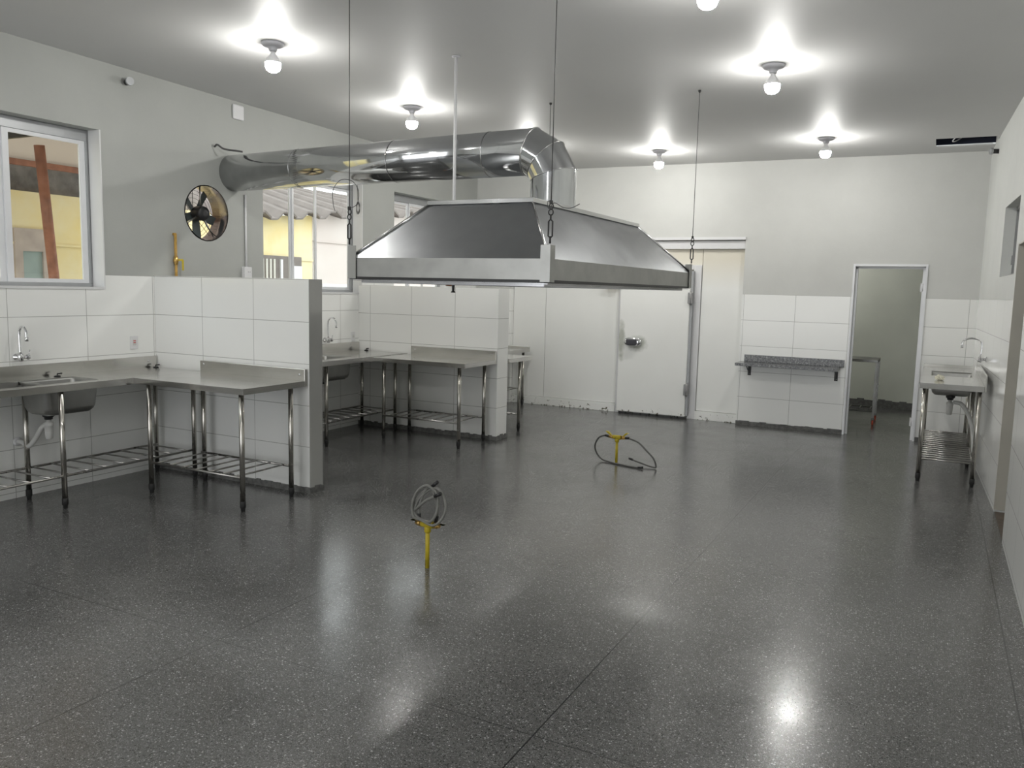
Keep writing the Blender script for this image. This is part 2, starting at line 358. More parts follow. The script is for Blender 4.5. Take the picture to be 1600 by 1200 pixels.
# left wall : thickness .16, openings for three windows and the fan
WT = .18
wins = {1: (2.89, 4.51, 1.625, 2.91), 2: (6.34, 7.96, 1.60, 2.91), 3: (8.62, 9.92, 1.60, 2.88)}
fy, fz, fr = 5.612, 2.337, .262
b = B(); H = 3.62
def wl(y0, y1, z0, z1): b.box(LX-WT, LX, y0, y1, z0, z1)
wl(-3.2, wins[1][0], 0, H)
for k in (1, 2, 3):
    y0, y1, z0, z1 = wins[k]; wl(y0, y1, 0, z0); wl(y0, y1, z1, H)
wl(wins[2][1], wins[3][0], 0, H); wl(wins[3][1], 11.0, 0, H)
wl(wins[1][1], fy-.35, 0, H); wl(fy+.35, wins[2][0], 0, H); wl(fy-.35, fy+.35, 0, fz-.35); wl(fy-.35, fy+.35, fz+.35, H)
n = 48
def sq(a):
    c, s_ = math.cos(a), math.sin(a); k = .35/max(abs(c), abs(s_)); return fy+c*k, fz+s_*k
for i in range(n):
    a0, a1 = 2*PI*i/n, 2*PI*(i+1)/n
    for x in (LX, LX-WT):
        b.quad([(x, fy+fr*math.cos(a0), fz+fr*math.sin(a0)), (x, fy+fr*math.cos(a1), fz+fr*math.sin(a1)), (x, *sq(a1)), (x, *sq(a0))])
    b.quad([(LX, fy+fr*math.cos(a0), fz+fr*math.sin(a0)), (LX, fy+fr*math.cos(a1), fz+fr*math.sin(a1)), (LX-WT, fy+fr*math.cos(a1), fz+fr*math.sin(a1)), (LX-WT, fy+fr*math.cos(a0), fz+fr*math.sin(a0))])
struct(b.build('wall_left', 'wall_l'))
# sliding windows
def window(k, mulls):
    y0, y1, z0, z1 = wins[k]; xo = LX-WT
    root = bpy.data.objects.new('window_%d' % k, None); C.objects.link(root); root.location = (LX-.12, (y0+y1)/2, z0); root['_org'] = tuple(root.location); root['kind'] = 'structure'
    b = B(); X0, X1 = xo-.005, xo+.045; t = .035
    b.box(X0, X1, y0, y1, z0, z0+t, .004); b.box(X0, X1, y0, y1, z1-.09, z1, .004); b.box(X0, X1, y0, y0+t, z0+t, z1-.09); b.box(X0, X1, y1-t, y1, z0+t, z1-.09)
    b.build('frame', 'alumgrey', root)
    # sill and white reveal lining
    b = B(); b.box(LX-.13, LX+.012, y1-.008, y1+.004, z0-.012, z1); b.box(LX-.13, LX+.010, y0, y1, z0-.014, z0+.004); b.build('reveal', 'reveal', root)
    ys = [y0+t] + mulls + [y1-t]
    for i in range(len(ys)-1):
        a, c = ys[i], ys[i+1]; dx = .012 if i % 2 else -.004
        s = B(); sx0, sx1 = xo+.008+dx, xo+.026+dx; w_ = .048 if k == 1 else .026
        s.box(sx0, sx1, a, a+w_, z0+t, z1-.09); s.box(sx0, sx1, c-w_, c, z0+t, z1-.09); s.box(sx0, sx1, a+w_, c-w_, z0+t, z0+t+.03); s.box(sx0, sx1, a+w_, c-w_, z1-.12, z1-.09)
        so = s.build('sash', 'alum', root)
        g = B(); g.box(sx0+.006, sx0+.010, a+w_, c-w_, z0+t+.03, z1-.12); g.build('pane', 'glass', so)
window(1, [3.80]); window(2, [6.92, 7.31]); window(3, [9.15, 9.5])

# back wall: cold room recess x -5.59..-2.23 up to 2.42, doorway x -.925..-.125 up to 2.085
b = B()
def wb(x0, x1, z0, z1): b.box(x0, x1, BY, BY+.16, z0, z1)
wb(-6.2, -5.59, 0, H); wb(-5.59, -2.23, 2.42, H); wb(-2.23, -.925, 0, H); wb(-.925, -.125, 2.085, H); wb(-.125, .62, 0, H)
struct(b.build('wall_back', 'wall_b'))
b = B(); PY = 10.80
for x0, x1, z0, z1 in ((-5.585, -5.063, .12, 2.27), (-5.057, -3.935, .12, 2.27), (-2.785, -2.235, .12, 2.27), (-3.93, -2.79, 2.06, 2.27), (-5.585, -3.935, .0, .115), (-2.80, -2.24, 0, .115)):
    y_ = PY-.03 if z1 < .2 else PY
    b.box(x0, x1, y_, PY+.06, z0, z1, .003)
b.box(-5.6, -2.22, PY+.062, PY+.08, 0, 2.42)
struct(b.build('wall_cold_room', 'panel'))
b = B(); b.box(-5.59, -2.235, 10.745, 10.86, 2.272, 2.375); b.box(-5.59, -2.225, 10.70, 10.86, 2.385, 2.42)
struct(b.build('trim_2', 'white'))
# cold-room door
d = bpy.data.objects.new('door_2', None); C.objects.link(d); d.location = (-3.39, 10.70, 0); d['_org'] = tuple(d.location); d['kind'] = 'structure'
b = B(); b.box(-3.93, -3.875, 10.77, 10.84, 0, 2.06, .004); b.box(-2.895, -2.79, 10.77, 10.84, 0, 2.06, .004); b.box(-3.874, -2.896, 10.77, 10.84, 2.0, 2.06, .004); b.build('door_frame', 'white', d)
b = B(); b.box(-3.875, -2.905, 10.675, 10.765, .035, 1.99, .008); leaf = b.build('leaf', 'panel', d)
b = B(); b.box(-2.93, -2.875, 10.700, 10.762, .05, 1.98); b.build('gasket', 'alumgrey', d)
hd = B(); R_ = []
for (rx, rz, yy) in ((.125, .062, 10.674), (.125, .062, 10.655), (.11, .05, 10.640), (.05, .02, 10.637)):
    R_.append([(-3.665+rx*math.copysign(abs(math.cos(a))**.7, math.cos(a)), yy, 1.008+rz*math.copysign(abs(math.sin(a))**.8, math.sin(a))) for a in [2*PI*k/28 for k in range(28)]])
hd.rings(R_); ho = hd.build('latch_plate', 'chrome', d)
b = B(); b.box(-3.74, -3.60, 10.585, 10.640, .965, 1.048, .014); b.build('latch_lever', 'handle', ho)
for z in (1.624, .405):
    b = B(); b.box(-2.925, -2.865, 10.635, 10.70, z-.075, z+.075, .008); b.cyl((-2.885, 10.645, z-.09), (-2.885, 10.645, z+.09), .012); b.build('hinge', 'hinge', d)
# doorway to the back room, aluminium frame
d = bpy.data.objects.new('door_1', None); C.objects.link(d); d.location = (-.52, 10.72, 0); d['_org'] = tuple(d.location); d['kind'] = 'structure'
b = B()
b.box(-.928, -.905, 10.700, 10.89, 0, 2.088); b.box(-.905, -.878, 10.78, 10.84, 0, 2.05)
b.box(-.145, -.122, 10.700, 10.89, 0, 2.088); b.box(-.172, -.145, 10.76, 10.84, 0, 2.05)
b.box(-.905, -.145, 10.700, 10.89, 2.062, 2.088); b.box(-.905, -.145, 10.78, 10.84, 2.035, 2.062)
b.build('door_frame', 'alum', d)
for z in (1.82, .22):
    b = B(); b.cyl((-.17, 10.765, z-.045), (-.17, 10.765, z+.045), .012, 10); b.box(-.19, -.17, 10.755, 10.775, z-.05, z+.05); b.build('hinge', 'white', d)
# back room shell
b = B(); b.box(-3.0, 1.8, 13.7, 13.8, 0, 2.9); struct(b.build('wall_back_room', 'greyroom'))
b = B(); b.box(-3.1, -3.0, 10.89, 13.8, 0, 2.9); struct(b.build('wall_back_room_left', 'greyroom'))
b = B(); b.box(1.8, 1.9, 10.89, 13.8, 0, 2.9); struct(b.build('wall_back_room_right', 'greyroom'))
b = B(); b.box(-3.1, 1.9, 10.885, 13.8, 2.9, 3.0); struct(b.build('ceiling_back_room', 'ceil'))
# right wall: far segment from the back corner to the doorway (slightly skewed), near segment, opening 6.55..7.49
def xr(y): return .53 - .035*(y-7.49)
b = B(); TR = .20
wy0, wy1, wz0, wz1 = 7.66, 8.72, 1.905, 2.53
def wr(y0, y1, z0, z1):
    b.hexa([(xr(y0), y0, z0), (xr(y0)+TR, y0, z0), (xr(y1)+TR, y1, z0), (xr(y1), y1, z0), (xr(y0), y0, z1), (xr(y0)+TR, y0, z1), (xr(y1)+TR, y1, z1), (xr(y1), y1, z1)])
wr(7.49, wy0, 0, H); wr(wy0, wy1, 0, wz0); wr(wy0, wy1, wz1, H); wr(wy1, 10.74, 0, H)
b.box(RX, RX+TR, -3.2, 6.55, 0, H); b.box(RX, RX+TR, 6.55, 7.49, 2.135, H)
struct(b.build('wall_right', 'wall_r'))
b = B(); b.box(RX-.003, RX+TR, 7.478, 7.492, .02, 2.135); b.box(RX+.0, RX+TR, 6.55, 7.478, 2.125, 2.1349); struct(b.build('trim_3', plain('cream_jamb_tile', (.50, .48, .42), .35, var=.05)))
b = B(); b.box(RX+.005, RX+TR+.6, 6.56, 7.47, .0005, .006); struct(b.build('trim_4', 'brownfloor'))
b = B(); b.box(1.85, 1.95, -3.2, 10.7, 0, H); struct(b.build('wall_corridor', 'greyroom'))
b = B(); b.box(-6.4, -5.8, -3.3, -3.2, 0, H); b.box(-1.2, 2.0, -3.3, -3.2, 0, H); b.box(-5.8, -1.2, -3.3, -3.2, 3.0, H); struct(b.build('wall_front', 'paint'))  # unseen wall; its wide opening is added to let in fill daylight
d = bpy.data.objects.new('window_4', None); C.objects.link(d); d.location = (RX+.12, 8.2, wz0); d['_org'] = tuple(d.location); d['kind'] = 'structure'
b = B(); X0, X1 = RX+.045, RX+.08
b.box(X0, X1, wy0, wy1, wz0, wz0+.03); b.box(X0, X1, wy0, wy1, wz1-.03, wz1); b.box(X0, X1, wy0, wy0+.03, wz0, wz1); b.box(X0, X1, wy1-.03, wy1, wz0, wz1); b.box(X0, X1, 8.38, 8.41, wz0, wz1)
b.build('frame', 'hinge', d)
b = B(); b.box(X0+.02, X0+.026, wy0+.03, wy1-.03, wz0+.03, wz1-.03); b.build('pane', 'glass', d)
b = B(); b.box(X0-.03, X0-.0005, 8.36, 8.42, wz0+.10, wz0+.18, .004); b.build('latch', 'hinge', d)

# tiled partitions
def partition(name, x1, y0, y1, zt):
    b = B(); b.box(LX+.0005, x1, y0, y1, 0, zt, .004); struct(b.build(name, 'part_far' if 'far' in name else 'part'))
    b = B()   # rough cement footing, ragged top
    n_ = 40
    for i in range(n_):
        xa = LX+.01 + (x1-LX-.01)*i/n_; xb = LX+.01 + (x1-LX-.01)*(i+1)/n_; h = .042+random.random()*.016
        b.box(xa, xb, y0-.012, y0-.0005, 0, h)
    for i in range(5):
        ya = y0-.012+(y1-y0+.012)*i/5; yb = y0-.012+(y1-y0+.012)*(i+1)/5
        b.box(x1+.0005, x1+.014, ya, yb, 0, .04+random.random()*.02)
    struct(b.build(name.replace('wall', 'baseboard'), 'cement'))
partition('wall_partition_near', -4.415, 5.0, 5.16, 1.735)
partition('wall_partition_far', -4.275, 7.90, 8.15, 1.695)
# cement base along the back wall
b = B()
for xa, xe in ((-2.23, -.93), (-.12, .42)):
    n_ = 30 if xe < 0 else 10
    for i in range(n_): b.box(xa+(xe-xa)*i/n_, xa+(xe-xa)*(i+1)/n_, BY-.014, BY-.0005, 0, .045+random.random()*.012)
struct(b.build('baseboard_back', 'cement'))
b = B()
for i in range(48): b.box(-3+.1*i, -2.9+.1*i, 13.682, 13.6995, 0, .10+.03*random.random())
struct(b.build('baseboard_back_room', 'cement'))

# ================================================================ STEEL TABLES
def leg_at(parent, x, y, top, r=.0195):
    b = B(); b.cyl((x, y, .055), (x, y, top), r, 20); lg = b.build('leg', 'tube', parent)
    b = B(); b.lathe((x, y, 0), [(.014, .0), (.017, .004), (.017, .022), (.0205, .028), (.0225, .03), (.0225, .075), (.019, .079)], n=18); b.build('foot', 'rubber', lg)
def rack(parent, x0, x1, y0, y1, z, along, nslat, r=.0095):
    b = B()
    if along == 'X':
        b.cyl((x0, y0, z), (x1, y0, z), r, 10); b.build('rack_rail', 'rod', parent); b = B(); b.cyl((x0, y1, z), (x1, y1, z), r, 10)
    else:
        b.cyl((x0, y0, z), (x0, y1, z), r, 10); b.build('rack_rail', 'rod', parent); b = B(); b.cyl((x1, y0, z), (x1, y1, z), r, 10)
    o = b.build('rack_rail', 'rod', parent)
    for i in range(nslat):
        t = (i+.5)/nslat; b = B()
        if along == 'X': b.cyl((x0+(x1-x0)*t, y0, z+.004), (x0+(x1-x0)*t, y1, z+.004), r*.75, 8)
        else: b.cyl((x0, y0+(y1-y0)*t, z+.004), (x1, y0+(y1-y0)*t, z+.004), r*.75, 8)
        b.build('rack_slat', 'rod', parent)
def screws(parent, pts, axis):
    for p in pts:
        b = B(); s_ = {'Y': -1, 'X': 1, '-X': -1}[axis]
        b.lathe(p, [(.010, 0), (.010, s_*.003), (.004, s_*.005)], 'Y' if axis == 'Y' else 'X', 12); b.build('screw', 'chrome', parent)
def worktable(label, x0, x1, y0, y1, zt, legs, splash=None, rk=None, skirt=.045, group=None):
    t = thing('steel_worktable', label, 'table', ((x0+x1)/2, (y0+y1)/2, 0), group)
    b = B(); b.box(x0, x1, y0, y1, zt-.004, zt, .0015)
    for q in ((x0, x1, y0, y0+.0025), (x0, x1, y1-.0025, y1), (x0, x0+.0025, y0+.0025, y1-.0025), (x1-.0025, x1, y0+.0025, y1-.0025)): b.box(*q, zt-skirt, zt-.004)
    b.build('tabletop', 'inoxtop', t)
    if splash:
        sx0, sx1, sy0, sy1, hh = splash
        b = B(); b.box(sx0, sx1, sy0, sy1, zt-skirt, zt+hh, .003); b.build('backsplash', 'inox', t)
    for lx, ly in legs: leg_at(t, lx, ly, zt-.008)
    if rk: rack(t, *rk)
    return t
ZT = .925
t1 = worktable('stainless steel worktable in front of the near tiled partition', -5.595, -4.425, 4.305, 4.955, ZT,
    [(-5.48, 4.345), (-4.475, 4.335), (-4.47, 4.845), (-5.47, 4.875)], (-5.595, -4.425, 4.957, 4.985, .095),
    (-5.48, -4.475, 4.345, 4.85, .25, 'X', 7))
screws(t1, [(-5.55, 4.957, ZT+.065), (-4.48, 4.957, ZT+.05)], 'Y')
t2 = worktable('stainless steel worktable in front of the far tiled partition', -5.47, -4.275, 7.20, 7.855, .91,
    [(-5.375, 7.30), (-4.382, 7.27), (-4.375, 7.79), (-5.375, 7.80)], (-5.40, -4.275, 7.857, 7.885, .095),
    (-5.375, -4.382, 7.285, 7.795, .265, 'X', 7))
screws(t2, [(-5.35, 7.857, .965), (-4.33, 7.857, .965)], 'Y')
t3 = worktable('narrow steel worktable behind the far partition, only its right end seen', -5.5, -4.25, 8.165, 8.72, .90,
    [(-5.42, 8.25), (-4.36, 8.25), (-4.36, 8.62), (-5.42, 8.62)], None, (-5.42, -4.36, 8.25, 8.62, .20, 'X', 6))
t4 = worktable('low steel worktable in the far left corner against the cold room', -6.15, -5.245, 9.9, 10.66, .825,
    [(-6.08, 9.98), (-5.31, 9.98), (-5.31, 10.60), (-6.08, 10.60)], (-6.15, -5.245, 10.662, 10.69, .03), (-6.08, -5.31, 9.98, 10.60, .24, 'X', 5))

def rrect(cx, cy, hx, hy, r, z, n=5):
    out = []
    for (sx, sy, a0) in ((1, 1, 0), (-1, 1, PI/2), (-1, -1, PI), (1, -1, 3*PI/2)):
        for k in range(n+1):
            a = a0 + PI/2*k/n; out.append((cx+sx*(hx-r)+r*math.cos(a), cy+sy*(hy-r)+r*math.sin(a), z))
    return out
def sink_counter(label, x0, x1, y0, y1, zt, basin, depth, legs, splashes, rk, drain=None, wallx=None, skirt=.05, group=None, tray=None):
    """basin=(bx0,bx1,by0,by1)"""
    t = thing('steel_sink_counter', label, 'sink', ((x0+x1)/2, (y0+y1)/2, 0), group)
    bx0, bx1, by0, by1 = basin
    b = B()
    oy0 = tray if tray is not None else by0
    for q in ((x0, x1, y0, oy0), (x0, x1, by1, y1), (x0, bx0, oy0, by1), (bx1, x1, oy0, by1)): b.box(*q, zt-.004, zt)
    for q in ((x0, x1, y0, y0+.0025), (x0, x1, y1-.0025, y1), (x0, x0+.0025, y0+.0025, y1-.0025), (x1-.0025, x1, y0+.0025, y1-.0025)): b.box(*q, zt-skirt, zt-.004)
    b.build('countertop', 'inoxtop', t)
    if tray is not None:
        r_ = B(); d_ = zt-.045; r_.box(bx0, bx1, tray, by0-.001, d_-.003, d_); r_.box(bx0, bx0+.002, tray, by0-.001, d_, zt-.0045); r_.box(bx1-.002, bx1, tray, by0-.001, d_, zt-.0045); r_.box(bx0+.002, bx1-.002, tray, tray+.002, d_, zt-.0045)
        r_.build('drainer_tray', 'galvband', t)
    cx, cy = (bx0+bx1)/2, (by0+by1)/2; hx, hy = (bx1-bx0)/2, (by1-by0)/2
    b = B()
    outer = [rrect(cx, cy, hx, hy, .012, zt-.001), rrect(cx, cy, hx-.004, hy-.004, .03, zt-.02), rrect(cx, cy, hx-.012, hy-.012, .05, zt-depth+.05),
             rrect(cx, cy, hx-.022, hy-.022, .05, zt-depth+.02), rrect(cx, cy, hx-.045, hy-.045, .04, zt-depth)]
    vs = outer
    b.rings(vs, cap=False)
    b.bm.faces.new([b.bm.verts.new(p) for p in rrect(cx, cy, hx-.045, hy-.045, .04, zt-depth)])
    bo = b.build('basin', 'galvband', t)
    so = bo.modifiers.new('thickness', 'SOLIDIFY'); so.thickness = .002
    dx, dy = drain or (cx, cy)
    b = B(); b.lathe((dx, dy, zt-depth), [(.02, .004), (.042, .006), (.042, -.02), (.03, -.03), (.028, -.045)], n=20); b.build('drain', 'black', bo)
    for s_ in splashes: b = B(); b.box(*s_, .003); b.build('backsplash', 'inox', t)
    for lx, ly in legs: leg_at(t, lx, ly, zt-.008)
    rack(t, *rk)
    # bottle trap and flexible waste to the wall
    b = B(); zb = zt-depth-.045
    b.lathe((dx, dy, zb), [(.018, .02), (.018, -.02), (.032, -.022), (.034, -.05), (.030, -.052), (.030, -.10), (.026, -.145), (.018, -.15)], n=18)
    tr = b.build('bottle_trap', 'pvc', t)
    if wallx is not None:
        s_ = 1 if wallx > dx else -1
        ex = wallx - s_*.012
        wz = zb-.20
        b = B(); b.tube(spline([(dx+s_*.028, dy, zb-.04), (dx+s_*.07, dy-.01, zb-.07), (dx+s_*.13, dy-.02, zb-.15), (dx+s_*.20, dy-.03, wz-.02), (ex-s_*.06 if abs(ex-dx) > .28 else ex-s_*.03, dy-.04, wz), (ex, dy-.04, wz)], 8), .019, 12)
        b.build('waste_pipe', 'pvc', tr)
        b = B(); b.lathe((ex, dy-.04, wz), [(.035, s_*.010), (.035, 0), (.022, -s_*.006)], 'X', 18); b.build('wall_flange', 'white', tr)
    return t
s1 = sink_counter('long stainless steel sink counter under the left window in the near bay', -6.17, -5.597, 2.3, 4.985, ZT,
    (-6.02, -5.70, 3.64, 4.08), .24, [(-5.625, 3.709), (-6.085, 3.724), (-6.10, 4.90), (-5.62, 4.90), (-5.625, 2.45), (-6.085, 2.45)],
    [(-6.198, -6.172, 2.3, 4.985, ZT-.05, ZT+.10)], (-6.09, -5.62, 2.45, 4.90, .245, 'Y', 16), (-5.86, 3.76), LX, tray=2.95)
screws(s1, [(-6.172, 4.90, ZT+.06)], 'X')
s2 = sink_counter('stainless steel sink counter along the left wall in the middle bay', -6.17, -5.47, 5.25, 7.885, .915,
    (-6.0, -5.62, 6.35, 7.06), .24, [(-5.58, 6.577), (-6.067, 7.80), (-5.58, 7.80), (-5.58, 5.4), (-6.08, 5.4)],
    [(-6.198, -6.172, 5.25, 7.885, .865, 1.015)], (-6.07, -5.58, 5.4, 7.80, .25, 'Y', 16), (-5.80, 6.78), LX)
s3 = sink_counter('narrow stainless steel sink counter against the right wall by the doorway', -.085, .432, 8.335, 10.42, ZT,
    (.0, .38, 9.22, 9.80), .20, [(-.042, 8.375), (.40, 8.375), (-.03, 10.35), (.385, 10.35), (-.04, 9.35), (.39, 9.35)],
    [(.433, .448, 8.335, 10.42, ZT-.05, ZT+.10), (-.085, .432, 10.422, 10.437, ZT-.05, ZT+.03)],
    (-.042, .40, 8.375, 10.35, .20, 'Y', 16, .011), (.19, 9.3), None)
b = B(); b.tube(spline([(.218, 9.3, .66), (.30, 9.28, .64), (.38, 9.22, .5), (.415, 9.12, .32), (.43, 9.0, .12), (.43, 8.98, .02)], 8), .02, 12); b.build('waste_pipe', 'pvc', s3)

# faucets
def faucet(label, base, dx, h, reach, sidey):
    x, y, z = base; t = thing('arched_faucet', label, 'faucet', base); s_ = dx
    b = B(); b.lathe((x, y, z), [(.028, 0), (.028, s_*.008), (.014, s_*.014), (.014, s_*.05)], 'X', 18); b.build('wall_flange', 'chrome', t)
    b = B(); b.lathe((x+s_*.055, y, z-.03), [(.014, 0), (.021, .006), (.021, .05), (.015, .06)], n=18); b.tube([(x+s_*.055, y, z), (x+s_*.055, y+sidey*.05, z)], .013, 14); b.build('valve_body', 'chrome', t)
    b = B(); b.cyl((x+s_*.055, y+sidey*.05, z), (x+s_*.055, y+sidey*.065, z), .02, 14); b.tube([(x+s_*.055, y+sidey*.06, z-.005), (x+s_*.055, y+sidey*.075, z+.055)], [.006, .005], 8); b.build('lever', 'chrome', t)
    pts = [(x+s_*.055, y, z+.02), (x+s_*.05, y, z+h*.55)]
    for k in range(1, 9):
        a = PI*.93*k/8; pts.append((x+s_*(.05+reach/2-reach/2*math.cos(a)), y, z+h*.72+(h*.28)*math.sin(a)))
    pts.append((x+s_*(.05+reach), y, z+h*.72-.03))
    b = B(); b.tube(spline(pts, 5), .0095, 12); b.build('spout', 'chrome', t)
    b = B(); e = pts[-1]; b.cyl((e[0], e[1], e[2]-.012), (e[0], e[1], e[2]+.02), .013, 14); b.build('aerator', 'chrome', t)
faucet('chrome high-arched tap on the tiled left wall in the near bay', (LX, 3.745, 1.09), 1, .235, .09, 1)
faucet('chrome high-arched tap on the left wall in the middle bay, beside the near partition', (LX, 7.28, 1.06), 1, .26, .12, 1)
faucet('chrome arched tap with long spout on the right wall', (.468, 9.1, 1.12), -1, .20, .17, -1)

# black stopper knobs lying on the steel tops
for (x, y, z, l) in ((-6.10, 4.0, ZT, 'small black drain stopper on the counter behind the near sink basin'), (-6.12, 4.93, ZT, 'small black stopper at the corner end of the near sink counter'),
                     (-6.05, 7.86, .915, 'small black stopper at the corner of the middle bay counter')):
    t = thing('drain_stopper', l, 'stopper', (x, y, z)); b = B(); b.lathe((x, y, z+.0005), [(.024, 0), (.024, .006), (.014, .010)], n=16); b.build('cap', 'black', t)
    b = B(); b.tube([(x, y, z+.008), (x, y, z+.022), (x+.006, y+.035, z+.024)], .006, 8); b.build('pull', 'black', t)
# crumpled paper on the right counter
bm_ = B(); bmesh.ops.create_icosphere(bm_.bm, subdivisions=3, radius=.036)
for v in bm_.bm.verts:
    k = random.uniform(.65, 1.25); v.co = Vector((v.co.x*k*1.1+.075, v.co.y*k*1.1+8.72, max(.001, v.co.z*k*.75+.024)+ZT))
tag(bm_.build('crumpled_paper', 'paper', origin=(.075, 8.72, ZT)), 'crumpled cream paper lying on the right wall sink counter', 'paper')

# ================================================================ HOOD
ax0, ax1, ay0, ay1 = -3.31, -1.925, 4.135, 7.05
rx0, rx1, ry0, ry1 = -2.99, -2.25, 4.56, 6.52
zb, zm, zr = 1.738, 1.868, 2.232
hood = thing('extraction_hood', 'large galvanised extraction hood hanging over the middle of the room', 'hood', ((ax0+ax1)/2, (ay0+ay1)/2, zb))
b = B(); lo = [(ax0, ay0), (ax1, ay0), (ax1, ay1), (ax0, ay1)]; hi = [(rx0, ry0), (rx1, ry0), (rx1, ry1), (rx0, ry1)]
b.rings([[(x, y, zm) for x, y in lo], [(x, y, zr) for x, y in hi]], cap=False, smooth=False)
b.quad([(x, y, zr) for x, y in hi])
o = b.build('canopy', 'galv', hood); md = o.modifiers.new('sheet', 'SOLIDIFY'); md.thickness = .003
b = B(); b.rings([[(x, y, zb) for x, y in lo], [(x, y, zm) for x, y in lo]], cap=False, smooth=False)
o = b.build('skirt', 'galvband', hood); md = o.modifiers.new('sheet', 'SOLIDIFY'); md.thickness = .004
b = B(); g = .05   # drip channel inside the skirt
for q in ((ax0+.01, ax1-.01, ay0+.01, ay0+g), (ax0+.01, ax1-.01, ay1-g, ay1-.01), (ax0+.01, ax0+g, ay0+g, ay1-g), (ax1-g, ax1-.01, ay0+g, ay1-g)):
    b.box(*q, zb-.012, zb-.008)
b.box(ax0+.055, ax1-.055, ay0+g, ay0+g+.004, zb-.025, zb+.03); b.box(ax0+.055, ax1-.055, ay1-g-.004, ay1-g, zb-.025, zb+.03)
b.box(ax0+g, ax0+g+.004, ay0+g, ay1-g, zb-.025, zb+.03); b.box(ax1-g-.004, ax1-g, ay0+g, ay1-g, zb-.025, zb+.03)
b.build('drip_channel', 'ductseam', hood)
for i in range(4):   # seam strips along the sloping corners
    p, q = Vector((*lo[i], zm+.004)), Vector((*hi[i], zr+.004)); b = B(); b.tube([p, q], .008, 6); b.build('seam_strip', 'seam', hood)
b = B()
for q in ((rx0-.018, rx1+.018, ry0-.018, ry0+.004), (rx0-.018, rx1+.018, ry1-.004, ry1+.018), (rx0-.018, rx0+.004, ry0, ry1), (rx1-.004, rx1+.018, ry0, ry1)): b.box(*q, zr-.006, zr+.022, .002)
b.build('top_flange', 'seam', hood)
b = B()
for q in ((ax0-.002, ax1+.002, ay0-.004, ay0-.001), (ax0-.002, ax1+.002, ay1+.001, ay1+.004)): b.box(*q, zb-.004, zb+.012)
b.box(ax1+.001, ax1+.004, ay0, ay1, zb-.004, zb+.012); b.box(ax0-.004, ax0-.001, ay0, ay1, zb-.004, zb+.012)
b.build('gap_shade_strip', 'iron', hood)  # dark strip stands in for the shaded gap under the skirt
for i, (x, y) in enumerate(lo):
    sx = -1 if i in (0, 3) else 1; sy = -1 if i in (0, 1) else 1; b = B()
    b.box(x+sx*.006, x-sx*.05, y+sy*.006, y+sy*.010, zb, zb+.205); b.box(x+sx*.006, x+sx*.010, y+sy*.010, y-sy*.055, zb, zb+.205)
    b.build('corner_bracket', 'galvband', hood)
# suspension cables with turnbuckles
def cable(x, y, where, ztop=None, tail=None):
    z1 = cz(x, y); z0 = zb+.232; t = thing('suspension_cable', where, 'cable', (x, y, z0), 'hood suspension cables')
    b = B(); b.cyl((x, y, z0+.20), (x, y, z1-.001), .0028, 8); b.build('steel_cable', 'wire', t)
    # body: eye, turnbuckle frame, hook
    b = B(); b.tube([(x, y, z0-.02), (x, y, z0+.02)], .006, 8)
    b.tube([(x-.012, y, z0+.02), (x-.012, y, z0+.10), (x, y, z0+.112), (x+.012, y, z0+.10), (x+.012, y, z0+.02), (x, y, z0+.010)], .005, 8, closed=True)
    b.cyl((x, y, z0+.108), (x, y, z0+.135), .005, 8); b.build('turnbuckle', 'iron', t)
    b = B(); b.tube([(x+.014*math.cos(a), y, z0+.150+.016*math.sin(a)) for a in [2*PI*k/14 for k in range(14)]], .004, 6, closed=True)
    b.tube([(x+.012*math.cos(a), y+.003, z0+.182+.016*math.sin(a)) for a in [2*PI*k/14 for k in range(14)]], .004, 6, closed=True); b.build('shackle', 'iron', t)
    b = B(); b.box(x-.008, x+.008, y-.01, y+.01, z0+.193, z0+.215, .003); b.build('cable_clip', 'iron', t)
    b = B(); b.lathe((x, y, z1), [(.012, -.0005), (.012, -.012), (.005, -.02)], n=12); b.build('ceiling_eye', 'iron', t)
    if tail: b = B(); b.tube(spline([(x+dx, y, z0+.2+dz) for dx, dz in tail], 6), .0022, 6); b.build('cable_tail', 'wire', t)
cable(ax0-.004, ay0-.004, 'thin steel cable holding the near left corner of the hood', tail=[(0, 0), (.06, .03), (.07, .11), (.02, .17), (-.07, .18), (-.13, .12), (-.13, .04), (-.115, -.01)])
cable(ax1+.004, ay0-.004, 'thin steel cable holding the near right corner of the hood', tail=[(0, 0), (-.02, .01), (-.015, -.03), (.02, 0), (.07, -.025), (.12, -.03), (.17, -.01)])
cable(ax1+.004, ay1+.004, 'thin steel cable at the far right hood corner, in front of the cold room')
cable(ax0-.004, ay1+.004, 'thin steel cable at the far left corner of the hood, seen above the duct elbow')
# vertical gas drop pipe beside the hood
px_, py_ = -3.365, 5.46; zc_ = cz(px_, py_)
t = thing('drop_pipe', 'thin white vertical pipe from the ceiling down behind the hood', 'pipe', (px_, py_, 1.69))
b = B(); b.cyl((px_, py_, 1.74), (px_, py_, zc_-.001), .0125, 14); b.build('pipe', 'white', t)
b = B(); b.lathe((px_, py_, zc_), [(.032, -.0005), (.032, -.006), (.014, -.012)], n=18); b.build('ceiling_rose', 'lampbase', t)
b = B(); b.tube(spline([(px_, py_, 1.76), (px_, py_, 1.73), (px_-.015, py_, 1.718), (px_-.06, py_, 1.72)], 5), .014, 12); b.build('elbow', 'copper', t)
b = B(); b.lathe((px_+.004, py_, 1.72), [(.018, -.065), (.018, -.06), (.010, -.052), (.012, -.01), (.016, .01)], n=14); b.build('valve', 'iron', t)

